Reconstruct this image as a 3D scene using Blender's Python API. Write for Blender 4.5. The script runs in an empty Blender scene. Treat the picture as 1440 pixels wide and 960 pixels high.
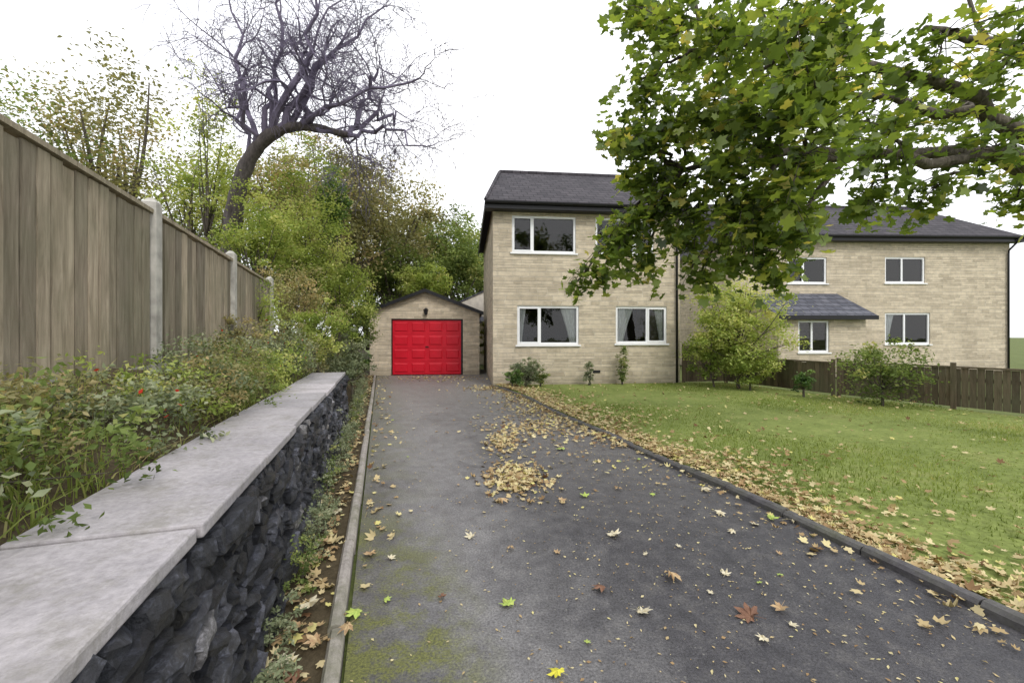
import bpy, math, random, bmesh
import numpy as np
from mathutils import Vector, Matrix
SEED=7
rng=np.random.default_rng(SEED); random.seed(SEED)
scene=bpy.context.scene
col=scene.collection
CZ=1.45; F=600.0
def P(u,v,Y): return np.array([(u-720)/F*Y, Y, CZ+(471-v)/F*Y])
fd=np.array([-.2932,.9561]); rd=np.array([.9561,.2932])
def D(t,L,z=0.0):
    p=fd*t+rd*L; return np.array([p[0],p[1],z])

# ---------------------------------------------------------------- materials
def new_mat(name):
    m=bpy.data.materials.new(name); m.use_nodes=True
    nt=m.node_tree; nt.nodes.clear()
    out=nt.nodes.new('ShaderNodeOutputMaterial')
    return m,nt,out
def N(nt,t,**kw):
    n=nt.nodes.new(t)
    for k,v in kw.items(): n.inputs[k.replace('__',' ')].default_value=v
    return n
def L(nt,a,b): nt.links.new(a,b)
def ramp(nt,fac,stops):
    r=nt.nodes.new('ShaderNodeValToRGB'); e=r.color_ramp.elements
    while len(e)<len(stops): e.new(.5)
    for i,(p,c) in enumerate(stops):
        e[i].position=p; e[i].color=(*c,1) if len(c)==3 else c
    L(nt,fac,r.inputs[0]); return r
def mixc(nt,fac,a,b,bt='MIX'):
    m=nt.nodes.new('ShaderNodeMix'); m.data_type='RGBA'; m.blend_type=bt
    for s,i in ((fac,0),(a,6),(b,7)):
        if isinstance(s,(int,float)): m.inputs[i].default_value=s
        elif isinstance(s,tuple): m.inputs[i].default_value=(*s,1)
        else: L(nt,s,m.inputs[i])
    return m.outputs[2]
def math_(nt,op,a,b=0.0,c=None):
    m=nt.nodes.new('ShaderNodeMath'); m.operation=op; m.use_clamp=False
    for i,s in enumerate((a,b,c)):
        if s is None: continue
        if isinstance(s,(int,float)): m.inputs[i].default_value=s
        else: L(nt,s,m.inputs[i])
    return m.outputs[0]
def noise(nt,vec,scale,detail=4,rough=.55,dist=0):
    n=nt.nodes.new('ShaderNodeTexNoise'); n.inputs['Scale'].default_value=scale
    n.inputs['Detail'].default_value=detail; n.inputs['Roughness'].default_value=rough
    n.inputs['Distortion'].default_value=dist
    if vec is not None: L(nt,vec,n.inputs['Vector'])
    return n.outputs['Fac']
def objco(nt):
    return nt.nodes.new('ShaderNodeTexCoord').outputs['Object']
def princ(nt,out,colr,rough=.8,bump=None,bstr=.3,bdist=.01,spec=.3,metal=0):
    p=nt.nodes.new('ShaderNodeBsdfPrincipled')
    if isinstance(colr,tuple): p.inputs['Base Color'].default_value=(*colr,1)
    else: L(nt,colr,p.inputs['Base Color'])
    if isinstance(rough,(int,float)): p.inputs['Roughness'].default_value=rough
    else: L(nt,rough,p.inputs['Roughness'])
    p.inputs['Specular IOR Level'].default_value=spec
    p.inputs['Metallic'].default_value=metal
    if bump is not None:
        b=nt.nodes.new('ShaderNodeBump'); b.inputs['Strength'].default_value=bstr
        b.inputs['Distance'].default_value=bdist
        L(nt,bump,b.inputs['Height']); L(nt,b.outputs[0],p.inputs['Normal'])
    L(nt,p.outputs[0],out.inputs[0]); return p

def leaf_mat(name,stops,trans=.35,rough=.6,gloss=.06):
    m,nt,out=new_mat(name)
    a=nt.nodes.new('ShaderNodeAttribute'); a.attribute_name='tone'
    r=ramp(nt,a.outputs['Fac'],stops)
    d=N(nt,'ShaderNodeBsdfDiffuse'); t=N(nt,'ShaderNodeBsdfTranslucent')
    L(nt,r.outputs[0],d.inputs[0])
    tc=mixc(nt,1.0,r.outputs[0],(1.35,1.3,.75),'MULTIPLY'); L(nt,tc,t.inputs[0])
    mx=N(nt,'ShaderNodeMixShader'); mx.inputs[0].default_value=trans
    L(nt,d.outputs[0],mx.inputs[1]); L(nt,t.outputs[0],mx.inputs[2])
    if gloss<=0: L(nt,mx.outputs[0],out.inputs[0]); return m
    g=N(nt,'ShaderNodeBsdfGlossy'); g.inputs['Roughness'].default_value=.45
    m2=N(nt,'ShaderNodeMixShader'); m2.inputs[0].default_value=gloss
    L(nt,mx.outputs[0],m2.inputs[1]); L(nt,g.outputs[0],m2.inputs[2])
    L(nt,m2.outputs[0],out.inputs[0]); return m
def simple(name,c,rough=.6,nscale=8,var=.15,bs=.0,spec=.3):
    m,nt,out=new_mat(name); co=objco(nt)
    n=noise(nt,co,nscale,5)
    r=ramp(nt,n,[(.3,tuple(x*(1-var) for x in c)),(.7,tuple(min(1,x*(1+var)) for x in c))])
    princ(nt,out,r.outputs[0],rough,n if bs>0 else None,bs,.01,spec); return m

def stone_mat(name,tint=(1,1,1)):
    m,nt,out=new_mat(name); co=objco(nt)
    sp=nt.nodes.new('ShaderNodeSeparateXYZ'); L(nt,co,sp.inputs[0])
    xx=math_(nt,'ADD',sp.outputs[0],sp.outputs[1])
    n0=noise(nt,co,1.7,3); n1=noise(nt,co,7,3)
    def bricks(w_,h_,off,seed,mort):
        cb=nt.nodes.new('ShaderNodeCombineXYZ')
        L(nt,math_(nt,'ADD',math_(nt,'ADD',xx,seed),math_(nt,'MULTIPLY',n0,.3)),cb.inputs[0])
        # uneven course heights: bend z by a smooth wave
        zz=math_(nt,'ADD',sp.outputs[2],math_(nt,'MULTIPLY',math_(nt,'SINE',math_(nt,'MULTIPLY',sp.outputs[2],9.0)),.04))
        L(nt,math_(nt,'ADD',zz,math_(nt,'MULTIPLY',n1,.02)),cb.inputs[1])
        br=nt.nodes.new('ShaderNodeTexBrick'); L(nt,cb.outputs[0],br.inputs['Vector'])
        br.offset=off; br.squash=.6; br.squash_frequency=3; br.offset_frequency=2
        br.inputs['Color1'].default_value=(.64*tint[0],.555*tint[1],.425*tint[2],1)
        br.inputs['Color2'].default_value=(.41*tint[0],.35*tint[1],.262*tint[2],1)
        br.inputs['Mortar'].default_value=(.70*tint[0],.64*tint[1],.53*tint[2],1)
        br.inputs['Scale'].default_value=1; br.inputs['Mortar Size'].default_value=mort
        br.inputs['Mortar Smooth'].default_value=.4; br.inputs['Bias'].default_value=-.25
        br.inputs['Brick Width'].default_value=w_; br.inputs['Row Height'].default_value=h_
        return br
    b1=bricks(.47,.098,.43,0,.007)
    n2=noise(nt,co,6,6,.65)
    c=mixc(nt,.6,b1.outputs[0],ramp(nt,n2,[(.3,(.66,.66,.66)),(.7,(1.2,1.18,1.14))]).outputs[0],'MULTIPLY')
    st=ramp(nt,noise(nt,co,.9,5,.65),[(.45,(0,0,0)),(.75,(1,1,1))]).outputs[0]
    c=mixc(nt,math_(nt,'MULTIPLY',st,.4),c,(.28,.235,.175))
    # stone turns darker brown towards the ground
    base_dk=ramp(nt,math_(nt,'ADD',sp.outputs[2],math_(nt,'MULTIPLY',n0,.5)),[(.25,(1,1,1)),(.62,(0,0,0))]).outputs[0]
    c=mixc(nt,math_(nt,'MULTIPLY',base_dk,.45),c,(.17,.15,.11))
    n3=noise(nt,co,30,5,.75)
    h=math_(nt,'ADD',math_(nt,'MULTIPLY',b1.outputs[1],-1.3),math_(nt,'MULTIPLY',n3,.9))
    princ(nt,out,c,.9,h,1.0,.02,.2); return m
M_STONE=stone_mat('coursed_stone')
M_STONE2=stone_mat('garage_stone',(1.08,1.06,1.05))

def roof_mat(name,c1,c2,rot=0):
    m,nt,out=new_mat(name); co=objco(nt)
    sp=nt.nodes.new('ShaderNodeSeparateXYZ'); L(nt,co,sp.inputs[0])
    cb=nt.nodes.new('ShaderNodeCombineXYZ')
    L(nt,sp.outputs[0 if not rot else 1],cb.inputs[0]); L(nt,sp.outputs[2],cb.inputs[1])
    br=nt.nodes.new('ShaderNodeTexBrick'); L(nt,cb.outputs[0],br.inputs['Vector'])
    br.inputs['Color1'].default_value=(*c1,1); br.inputs['Color2'].default_value=(*c2,1)
    br.inputs['Mortar'].default_value=(c2[0]*.4,c2[1]*.4,c2[2]*.4,1)
    br.inputs['Scale'].default_value=1; br.inputs['Mortar Size'].default_value=.012
    br.inputs['Brick Width'].default_value=.3; br.inputs['Row Height'].default_value=.155
    n=noise(nt,co,3,5,.7)
    c=mixc(nt,.6,br.outputs[0],ramp(nt,n,[(.3,(.55,.55,.6)),(.7,(1.4,1.35,1.3))]).outputs[0],'MULTIPLY')
    princ(nt,out,c,.8,math_(nt,'MULTIPLY',br.outputs[1],-1),.6,.02,.25); return m
M_ROOF=roof_mat('roof_tiles',(.066,.060,.068),(.038,.035,.041))
M_ROOF2=roof_mat('garage_roof_tiles',(.12,.09,.08),(.07,.06,.06),1)
M_SLATE=roof_mat('porch_slates',(.13,.135,.16),(.08,.085,.105))
M_BLACK=simple('black_paint',(.012,.012,.014),.4)
M_UPVC=simple('white_upvc',(.80,.81,.82),.35,3,.03)
M_CURT=simple('net_curtain',(.80,.80,.77),.9,12,.1)
M_DARKROOM=simple('room_painted_shade',(.035,.033,.03),.9)  # near-black colour stands in for the shade inside the rooms
M_CONC=simple('weathered_concrete',(.38,.365,.33),.9,9,.3,.3)
def red():
    m,nt,out=new_mat('red_door_paint'); co=objco(nt)
    n=noise(nt,co,2.5,4)
    r=ramp(nt,n,[(.3,(.52,.003,.016)),(.7,(.63,.006,.024))])
    princ(nt,out,r.outputs[0],.42,None,spec=.35); return m
M_RED=red()
def glass():
    m,nt,out=new_mat('window_glass')
    lw=N(nt,'ShaderNodeFresnel'); lw.inputs[0].default_value=1.5
    t=N(nt,'ShaderNodeBsdfTransparent'); t.inputs[0].default_value=(.80,.83,.85,1)
    g=N(nt,'ShaderNodeBsdfGlossy'); g.inputs['Roughness'].default_value=.02
    co=objco(nt); n=noise(nt,co,1.2,2)
    b=N(nt,'ShaderNodeBump'); b.inputs['Strength'].default_value=.08; b.inputs['Distance'].default_value=.05
    L(nt,n,b.inputs['Height']); L(nt,b.outputs[0],g.inputs['Normal'])
    mx=N(nt,'ShaderNodeMixShader'); f=math_(nt,'ADD',lw.outputs[0],.02)
    L(nt,f,mx.inputs[0]); L(nt,t.outputs[0],mx.inputs[1]); L(nt,g.outputs[0],mx.inputs[2])
    L(nt,mx.outputs[0],out.inputs[0]); return m
M_GLASS=glass()
def bark(name,c1,c2):
    m,nt,out=new_mat(name); co=objco(nt)
    mp=nt.nodes.new('ShaderNodeMapping'); mp.inputs['Scale'].default_value=(6,6,1.3); L(nt,co,mp.inputs[0])
    n=noise(nt,mp.outputs[0],3,6,.7)
    r=ramp(nt,n,[(.3,c1),(.7,c2)]); princ(nt,out,r.outputs[0],.95,n,.9,.03,.15); return m
M_BARK=bark('bark',(.045,.038,.03),(.17,.15,.12))
M_BARKD=bark('dark_bark',(.05,.043,.042),(.16,.14,.135))
M_TWIG=simple('purple_grey_twigs',(.155,.135,.195),.9,4,.2)
def wood(name,c1,c2):
    m,nt,out=new_mat(name); co=objco(nt)
    mp=nt.nodes.new('ShaderNodeMapping'); mp.inputs['Scale'].default_value=(9,9,.9); L(nt,co,mp.inputs[0])
    n=noise(nt,mp.outputs[0],3,6,.65,.6)
    n2=noise(nt,co,1.1,4,.7)
    a=nt.nodes.new('ShaderNodeAttribute'); a.attribute_name='tone'
    r=ramp(nt,n,[(.3,c1),(.7,c2)])
    c=mixc(nt,1.0,r.outputs[0],ramp(nt,a.outputs['Fac'],[(0,(.6,.6,.6)),(1,(1.35,1.32,1.27))]).outputs[0],'MULTIPLY')
    c=mixc(nt,math_(nt,'MULTIPLY',ramp(nt,n2,[(.4,(0,0,0)),(.7,(1,1,1))]).outputs[0],.5),c,(.14,.15,.09))
    princ(nt,out,c,.9,n,.6,.014,.15); return m
M_WOOD=wood('weathered_fence_wood',(.17,.14,.105),(.38,.33,.26))
M_WOOD2=wood('brown_fence_wood',(.09,.068,.048),(.19,.145,.105))

def asphalt():
    m,nt,out=new_mat('wet_tarmac'); co=objco(nt)
    sp=nt.nodes.new('ShaderNodeSeparateXYZ'); L(nt,co,sp.inputs[0])
    big=noise(nt,co,.55,6,.65,.5); mid=noise(nt,co,2.6,7,.75); fine=noise(nt,co,80,3,.8); vf=noise(nt,co,220,2,.8)
    blot=noise(nt,co,6,7,.8,.3)
    lat0=math_(nt,'ADD',math_(nt,'MULTIPLY',sp.outputs[0],.9561),math_(nt,'MULTIPLY',sp.outputs[1],.2932))
    lat=math_(nt,'ADD',lat0,math_(nt,'MULTIPLY',math_(nt,'SUBTRACT',big,.5),2.2))
    lat=math_(nt,'ADD',lat,math_(nt,'MULTIPLY',math_(nt,'SUBTRACT',mid,.5),.9))
    tr=math_(nt,'ABSOLUTE',math_(nt,'SUBTRACT',lat,.50))
    trk=ramp(nt,tr,[(.12,(1,1,1)),(.38,(.62,.62,.62)),(.85,(0,0,0))]).outputs[0]
    c=ramp(nt,blot,[(.28,(.028,.027,.032)),(.5,(.058,.056,.062)),(.72,(.12,.114,.11))]).outputs[0]
    c2=ramp(nt,blot,[(.25,(.13,.125,.125)),(.5,(.20,.195,.195)),(.75,(.28,.272,.265))]).outputs[0]
    c=mixc(nt,math_(nt,'MULTIPLY',trk,.80),c,c2)
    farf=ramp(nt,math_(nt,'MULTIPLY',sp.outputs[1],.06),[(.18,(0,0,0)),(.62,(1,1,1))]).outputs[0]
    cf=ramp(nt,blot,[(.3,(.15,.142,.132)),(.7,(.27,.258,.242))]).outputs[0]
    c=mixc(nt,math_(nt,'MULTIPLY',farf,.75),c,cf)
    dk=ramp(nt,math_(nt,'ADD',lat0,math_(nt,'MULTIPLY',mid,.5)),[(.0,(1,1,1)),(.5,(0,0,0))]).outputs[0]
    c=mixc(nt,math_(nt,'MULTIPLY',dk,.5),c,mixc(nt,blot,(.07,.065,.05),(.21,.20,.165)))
    c=mixc(nt,.85,c,ramp(nt,fine,[(.35,(.5,.5,.5)),(.68,(1.6,1.6,1.6))]).outputs[0],'MULTIPLY')
    vo=nt.nodes.new('ShaderNodeTexVoronoi'); vo.inputs['Scale'].default_value=22; L(nt,co,vo.inputs['Vector'])
    spk=ramp(nt,vo.outputs['Distance'],[(.05,(1,1,1)),(.15,(0,0,0))]).outputs[0]
    spm=ramp(nt,noise(nt,co,4,3),[(.42,(0,0,0)),(.6,(1,1,1))]).outputs[0]
    c=mixc(nt,math_(nt,'MULTIPLY',math_(nt,'MULTIPLY',spk,spm),.5),c,(.36,.35,.30))
    mm=ramp(nt,math_(nt,'ADD',lat0,.15),[(.05,(1,1,1)),(.42,(.6,.6,.6)),(.72,(0,0,0))]).outputs[0]
    # moss is strongest in the damp corner at the road end
    my=ramp(nt,math_(nt,'MULTIPLY',sp.outputs[1],.2),[(.42,(1,1,1)),(.72,(.22,.22,.22))]).outputs[0]
    mn=ramp(nt,math_(nt,'ADD',noise(nt,co,2.0,7,.8),math_(nt,'MULTIPLY',fine,.2)),[(.54,(0,0,0)),(.68,(1,1,1))]).outputs[0]
    mk=math_(nt,'MULTIPLY',math_(nt,'MULTIPLY',mm,mn),my)
    c=mixc(nt,math_(nt,'MINIMUM',math_(nt,'MULTIPLY',mk,1.5),.92),c,ramp(nt,fine,[(.35,(.06,.065,.022)),(.65,(.20,.21,.045))]).outputs[0])
    ro=ramp(nt,blot,[(.3,(.38,.38,.38)),(.7,(.72,.72,.72))]).outputs[0]
    h=math_(nt,'ADD',fine,math_(nt,'MULTIPLY',vf,.5))
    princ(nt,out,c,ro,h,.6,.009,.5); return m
M_TAR=asphalt()
def ground(name,stops,sc=3,bs=.5):
    m,nt,out=new_mat(name); co=objco(nt)
    n=noise(nt,co,sc,8,.75); n2=noise(nt,co,sc*14,4,.7)
    r=ramp(nt,n,stops)
    c=mixc(nt,.6,r.outputs[0],ramp(nt,n2,[(.3,(.5,.5,.5)),(.7,(1.5,1.5,1.5))]).outputs[0],'MULTIPLY')
    princ(nt,out,c,.95,n2,bs,.02,.1); return m
M_SOIL=ground('soil',[(.3,(.045,.035,.02)),(.6,(.10,.08,.05)),(.75,(.08,.10,.035))])
M_GRND=ground('rough_ground',[(.3,(.08,.10,.035)),(.7,(.15,.18,.06))],1)
M_LAWN=ground('lawn_turf',[(.3,(.13,.17,.045)),(.55,(.20,.24,.07)),(.8,(.28,.27,.11))],1.3)
def slate():
    m,nt,out=new_mat('dark_slate'); co=objco(nt)
    a=nt.nodes.new('ShaderNodeAttribute'); a.attribute_name='tone'
    n=noise(nt,co,16,8,.8,.4); n2=noise(nt,co,60,4,.75)
    r=ramp(nt,a.outputs['Fac'],[(0,(.010,.011,.015)),(.5,(.042,.045,.055)),(.8,(.12,.125,.15)),(1,(.28,.265,.245))])
    c=mixc(nt,.9,r.outputs[0],ramp(nt,n,[(.34,(.3,.3,.34)),(.52,(1,1,1)),(.66,(3.2,3.2,3.4))]).outputs[0],'MULTIPLY')
    mo=ramp(nt,noise(nt,co,3,5,.7),[(.56,(0,0,0)),(.7,(1,1,1))]).outputs[0]
    c=mixc(nt,math_(nt,'MULTIPLY',mo,.45),c,(.11,.10,.065))
    princ(nt,out,c,.5,math_(nt,'ADD',n,math_(nt,'MULTIPLY',n2,.5)),1.0,.03,.5); return m
M_SLATEW=slate()
def cope():
    m,nt,out=new_mat('coping_flags'); co=objco(nt)
    n=noise(nt,co,2,7,.7); n2=noise(nt,co,40,4,.7); n3=noise(nt,co,6,7,.8)
    a=nt.nodes.new('ShaderNodeAttribute'); a.attribute_name='tone'
    c=ramp(nt,n,[(.3,(.33,.315,.33)),(.7,(.50,.475,.49))]).outputs[0]
    c=mixc(nt,1.0,c,ramp(nt,a.outputs['Fac'],[(0,(.82,.82,.82)),(1,(1.12,1.1,1.1))]).outputs[0],'MULTIPLY')
    c=mixc(nt,.6,c,ramp(nt,n2,[(.3,(.65,.65,.65)),(.7,(1.25,1.25,1.25))]).outputs[0],'MULTIPLY')
    c=mixc(nt,math_(nt,'MULTIPLY',ramp(nt,n3,[(.48,(0,0,0)),(.66,(1,1,1))]).outputs[0],.6),c,(.21,.20,.165))
    princ(nt,out,c,.8,n2,.5,.008,.3); return m
M_COPE=cope()

G=lambda *a:[(p,c) for p,c in a]
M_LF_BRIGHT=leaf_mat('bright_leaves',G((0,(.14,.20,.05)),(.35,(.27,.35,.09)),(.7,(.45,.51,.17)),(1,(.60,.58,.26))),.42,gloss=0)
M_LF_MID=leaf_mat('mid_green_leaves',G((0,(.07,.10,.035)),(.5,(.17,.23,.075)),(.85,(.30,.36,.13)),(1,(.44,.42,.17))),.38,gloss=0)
M_LF_OLIVE=leaf_mat('autumn_leaves',G((0,(.12,.12,.06)),(.45,(.25,.25,.12)),(.75,(.37,.34,.18)),(1,(.48,.37,.20))),.35,gloss=0)
M_LF_GREY=leaf_mat('grey_green_leaves',G((0,(.10,.125,.075)),(.6,(.25,.29,.17)),(.93,(.40,.42,.28)),(.96,(.55,.09,.06)),(1,(.60,.06,.04))),.25,gloss=0)
M_LF_IVY=leaf_mat('ivy_leaves',G((0,(.04,.08,.025)),(.6,(.11,.20,.05)),(1,(.24,.34,.10))),.3,gloss=0.03)
M_LF_MAPLE=leaf_mat('maple_leaves',G((0,(.055,.09,.02)),(.4,(.14,.21,.04)),(.75,(.26,.34,.065)),(.92,(.42,.45,.10)),(1,(.62,.55,.15))),.55,gloss=.04)
M_FALLEN=leaf_mat('fallen_leaves',G((0,(.16,.09,.05)),(.3,(.34,.23,.12)),(.6,(.52,.42,.23)),(.85,(.64,.56,.33)),(1,(.64,.58,.22))),.1,gloss=0)
M_GRASS=leaf_mat('grass_blades',G((0,(.11,.15,.035)),(.5,(.22,.28,.07)),(.85,(.33,.37,.12)),(1,(.48,.43,.22))),.35,gloss=0)

# ---------------------------------------------------------------- mesh tools
class MB:
    def __init__(s): s.v=[];s.f=[];s.t=[];s.n=0
    def add(s,V,Fc,tone=None):
        V=np.asarray(V,float).reshape(-1,3); s.v.append(V)
        s.f+= [tuple(int(i)+s.n for i in f) for f in Fc]
        s.t.append(np.full(len(V),.5 if tone is None else tone) if np.ndim(tone)==0 else np.asarray(tone,float))
        s.n+=len(V)
    def box(s,a,b,R=None,o=None,tone=None):
        x0,y0,z0=a;x1,y1,z1=b
        V=np.array([[x0,y0,z0],[x1,y0,z0],[x1,y1,z0],[x0,y1,z0],[x0,y0,z1],[x1,y0,z1],[x1,y1,z1],[x0,y1,z1]],float)
        if R is not None: V=V@np.asarray(R).T
        if o is not None: V=V+np.asarray(o)
        s.add(V,[(0,3,2,1),(4,5,6,7),(0,1,5,4),(1,2,6,5),(2,3,7,6),(3,0,4,7)],tone)
    def tube(s,pts,rad,k=6):
        pts=np.asarray(pts,float); n=len(pts); V=[]
        for i in range(n):
            d=pts[min(i+1,n-1)]-pts[max(i-1,0)]; d/=np.linalg.norm(d)+1e-9
            a=np.cross(d,[0.31,.2,.93])
            if np.linalg.norm(a)<1e-3: a=np.cross(d,[1,0,0])
            a/=np.linalg.norm(a); b=np.cross(d,a)
            for j in range(k):
                th=2*math.pi*j/k; V.append(pts[i]+rad[i]*(math.cos(th)*a+math.sin(th)*b))
        Fc=[]
        for i in range(n-1):
            for j in range(k):
                Fc.append((i*k+j,i*k+(j+1)%k,(i+1)*k+(j+1)%k,(i+1)*k+j))
        Fc.append(tuple(range(k))[::-1]); Fc.append(tuple((n-1)*k+j for j in range(k)))
        s.add(V,Fc)
    def obj(s,name,mat,parent=None,smooth=False,bevel=0,loc=None):
        me=bpy.data.meshes.new(name)
        V=np.concatenate(s.v) if s.v else np.zeros((0,3))
        if loc is not None: V=V-np.asarray(loc)
        me.from_pydata(V.tolist(),[],s.f)
        a=me.attributes.new('tone','FLOAT','POINT'); a.data.foreach_set('value',np.concatenate(s.t).astype(np.float32))
        return finish(me,name,mat,parent,smooth,bevel,loc)
def finish(me,name,mat,parent,smooth=False,bevel=0,loc=None):
    me.materials.append(mat)
    if smooth: me.polygons.foreach_set('use_smooth',[True]*len(me.polygons))
    me.update()
    o=bpy.data.objects.new(name,me); col.objects.link(o)
    if parent: o.parent=parent
    if loc is not None: o.location=tuple(float(x) for x in loc)
    if bevel:
        b=o.modifiers.new('bevel','BEVEL'); b.width=bevel; b.segments=2; b.limit_method='ANGLE'
    return o
def fast_mesh(name,V,tris,tone,mat,parent=None,loc=None,k=3):
    me=bpy.data.meshes.new(name)
    if loc is not None: V=V-np.asarray(loc)
    nf=len(tris)
    me.vertices.add(len(V)); me.vertices.foreach_set('co',V.astype(np.float32).ravel())
    me.loops.add(nf*k); me.loops.foreach_set('vertex_index',tris.astype(np.int32).ravel())
    me.polygons.add(nf); me.polygons.foreach_set('loop_start',np.arange(0,nf*k,k,dtype=np.int32))
    me.update(calc_edges=True)
    a=me.attributes.new('tone','FLOAT','POINT'); a.data.foreach_set('value',tone.astype(np.float32))
    return finish(me,name,mat,parent,False,0,loc)
def rots(n,tilt):
    a=rng.uniform(0,2*math.pi,n); b=rng.uniform(0,2*math.pi,n)
    t=np.abs(rng.normal(0,tilt,n))
    def Rz(x):
        R=np.zeros((len(x),3,3)); c,s=np.cos(x),np.sin(x)
        R[:,0,0]=c;R[:,0,1]=-s;R[:,1,0]=s;R[:,1,1]=c;R[:,2,2]=1; return R
    c,s=np.cos(t),np.sin(t); Rx=np.zeros((n,3,3)); Rx[:,0,0]=1;Rx[:,1,1]=c;Rx[:,1,2]=-s;Rx[:,2,1]=s;Rx[:,2,2]=c
    return Rz(a)@Rx@Rz(b)
QUAD_V=np.array([[0,-.5,0],[.3,-.05,.10],[0,.55,0],[-.3,-.05,.10]]); QUAD_T=np.array([[0,1,2],[0,2,3]])
def maple_template():
    half=[(90,.58),(72,.36),(64,.26),(52,.42),(40,.55),(26,.38),(12,.25),(-2,.36),(-14,.44),(-28,.30),(-50,.30),(-75,.14)]
    pts=[(math.cos(math.radians(a))*r,math.sin(math.radians(a))*r) for a,r in half]
    full=pts+[(-x,y) for x,y in pts[::-1][:-1]]
    V=[(0,-.02,0)]+[(x,y,.22*(x*x+y*y)*(1 if i%2 else .4)) for i,(x,y) in enumerate(full)]
    n=len(full); T=[(0,1+i,1+(i+1)%n) for i in range(n)]
    return np.array(V),np.array(T)
MAP_V,MAP_T=maple_template()
def star():
    full=[(90,.56),(62,.34),(38,.54),(10,.32),(-14,.44),(-55,.32),(-90,.12),(235,.32),(194,.44),(170,.32),(142,.54),(118,.34)]
    V=[(0,0,0)]+[(math.cos(math.radians(a))*r,math.sin(math.radians(a))*r,.25*r*r*(1 if i%2==0 else .5)) for i,(a,r) in enumerate(full)]
    n=len(full); return np.array(V),np.array([(0,1+i,1+(i+1)%n) for i in range(n)])
ST_V,ST_T=star()
def leaves(name,C,size,tone,mat,parent=None,tilt=.9,shape='quad',loc=None,curl=1.0):
    n=len(C); TV,TT={'quad':(QUAD_V,QUAD_T),'maple':(MAP_V,MAP_T),'star':(ST_V,ST_T)}[shape]
    R=rots(n,tilt); s=np.broadcast_to(size,(n,))
    T=np.broadcast_to(TV,(n,)+TV.shape).copy()
    T[:,:,2]*=(curl*rng.normal(0.6,1.0,n))[:,None]
    T[:,:,0]*=rng.uniform(.7,1.1,n)[:,None]
    V=np.einsum('nij,nkj->nki',R,T)*s[:,None,None]+C[:,None,:]
    k=len(TV); idx=(np.arange(n)*k)[:,None,None]+TT[None]
    return fast_mesh(name,V.reshape(-1,3),idx.reshape(-1,3),np.repeat(np.clip(tone,0,1),k),mat,parent,loc)
def empty(name,loc,label,cat,group=None,rot=0):
    e=bpy.data.objects.new(name,None); col.objects.link(e); e.location=tuple(float(x) for x in loc); e.rotation_euler[2]=rot
    e.empty_display_size=.2; e['label']=label; e['category']=cat
    if group: e['group']=group
    return e
def tag(o,label=None,cat=None,kind=None,group=None):
    if label:o['label']=label
    if cat:o['category']=cat
    if kind:o['kind']=kind
    if group:o['group']=group
    return o
def sphere_pts(n,surf=.5):
    d=rng.normal(size=(n,3)); d/=np.linalg.norm(d,axis=1)[:,None]
    return d*(rng.uniform(0,1,n)**surf)[:,None]
def in_poly(px,py,poly):
    ins=np.zeros(len(px),bool); n=len(poly); j=n-1
    for i in range(n):
        xi,yi=poly[i];xj,yj=poly[j]
        c=((yi>py)!=(yj>py))&(px<(xj-xi)*(py-yi)/((yj-yi)+1e-12)+xi); ins^=c; j=i
    return ins
def bez(p0,p1,p2,n):
    t=np.linspace(0,1,n)[:,None]; return (1-t)**2*p0+2*t*(1-t)*p1+t*t*p2

# ---------------------------------------------------------------- camera / light
cam=bpy.data.cameras.new('camera'); cam.lens=F/1440*36; cam.sensor_width=36; cam.clip_end=1500; cam.clip_start=.05
cam.shift_y=-9/1440
co=bpy.data.objects.new('camera',cam); col.objects.link(co); co.location=(0,0,CZ); co.rotation_euler=(math.radians(90),0,0)
scene.camera=co
w=bpy.data.worlds.new('World'); scene.world=w; w.use_nodes=True; nt=w.node_tree; nt.nodes.clear()
wo=nt.nodes.new('ShaderNodeOutputWorld'); bg=nt.nodes.new('ShaderNodeBackground'); sky=nt.nodes.new('ShaderNodeTexSky')
sky.sky_type='NISHITA'; sky.sun_disc=False; sky.dust_density=3
tc=nt.nodes.new('ShaderNodeTexCoord')
cl=noise(nt,tc.outputs['Generated'],1.6,5,.5)
cloud=ramp(nt,cl,[(.3,(13.4,13.8,14.8)),(.7,(18.5,18.4,18.5))]).outputs[0]
mx=mixc(nt,.86,sky.outputs[0],cloud)
L(nt,mx,bg.inputs[0]); bg.inputs[1].default_value=.108; L(nt,bg.outputs[0],wo.inputs[0])
sl=bpy.data.lights.new('sun','SUN'); sl.energy=1.5; sl.angle=math.radians(14); sl.color=(1,.96,.9)
so=bpy.data.objects.new('sun',sl); col.objects.link(so)
dirv=Vector((.30,-.62,.72)).normalized(); sky.sun_elevation=math.asin(dirv.z); sky.sun_rotation=math.atan2(dirv.x,dirv.y)
so.rotation_euler=dirv.to_track_quat('Z','Y').to_euler()
scene.view_settings.view_transform='Standard'; scene.view_settings.look='None'; scene.view_settings.exposure=0

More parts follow.
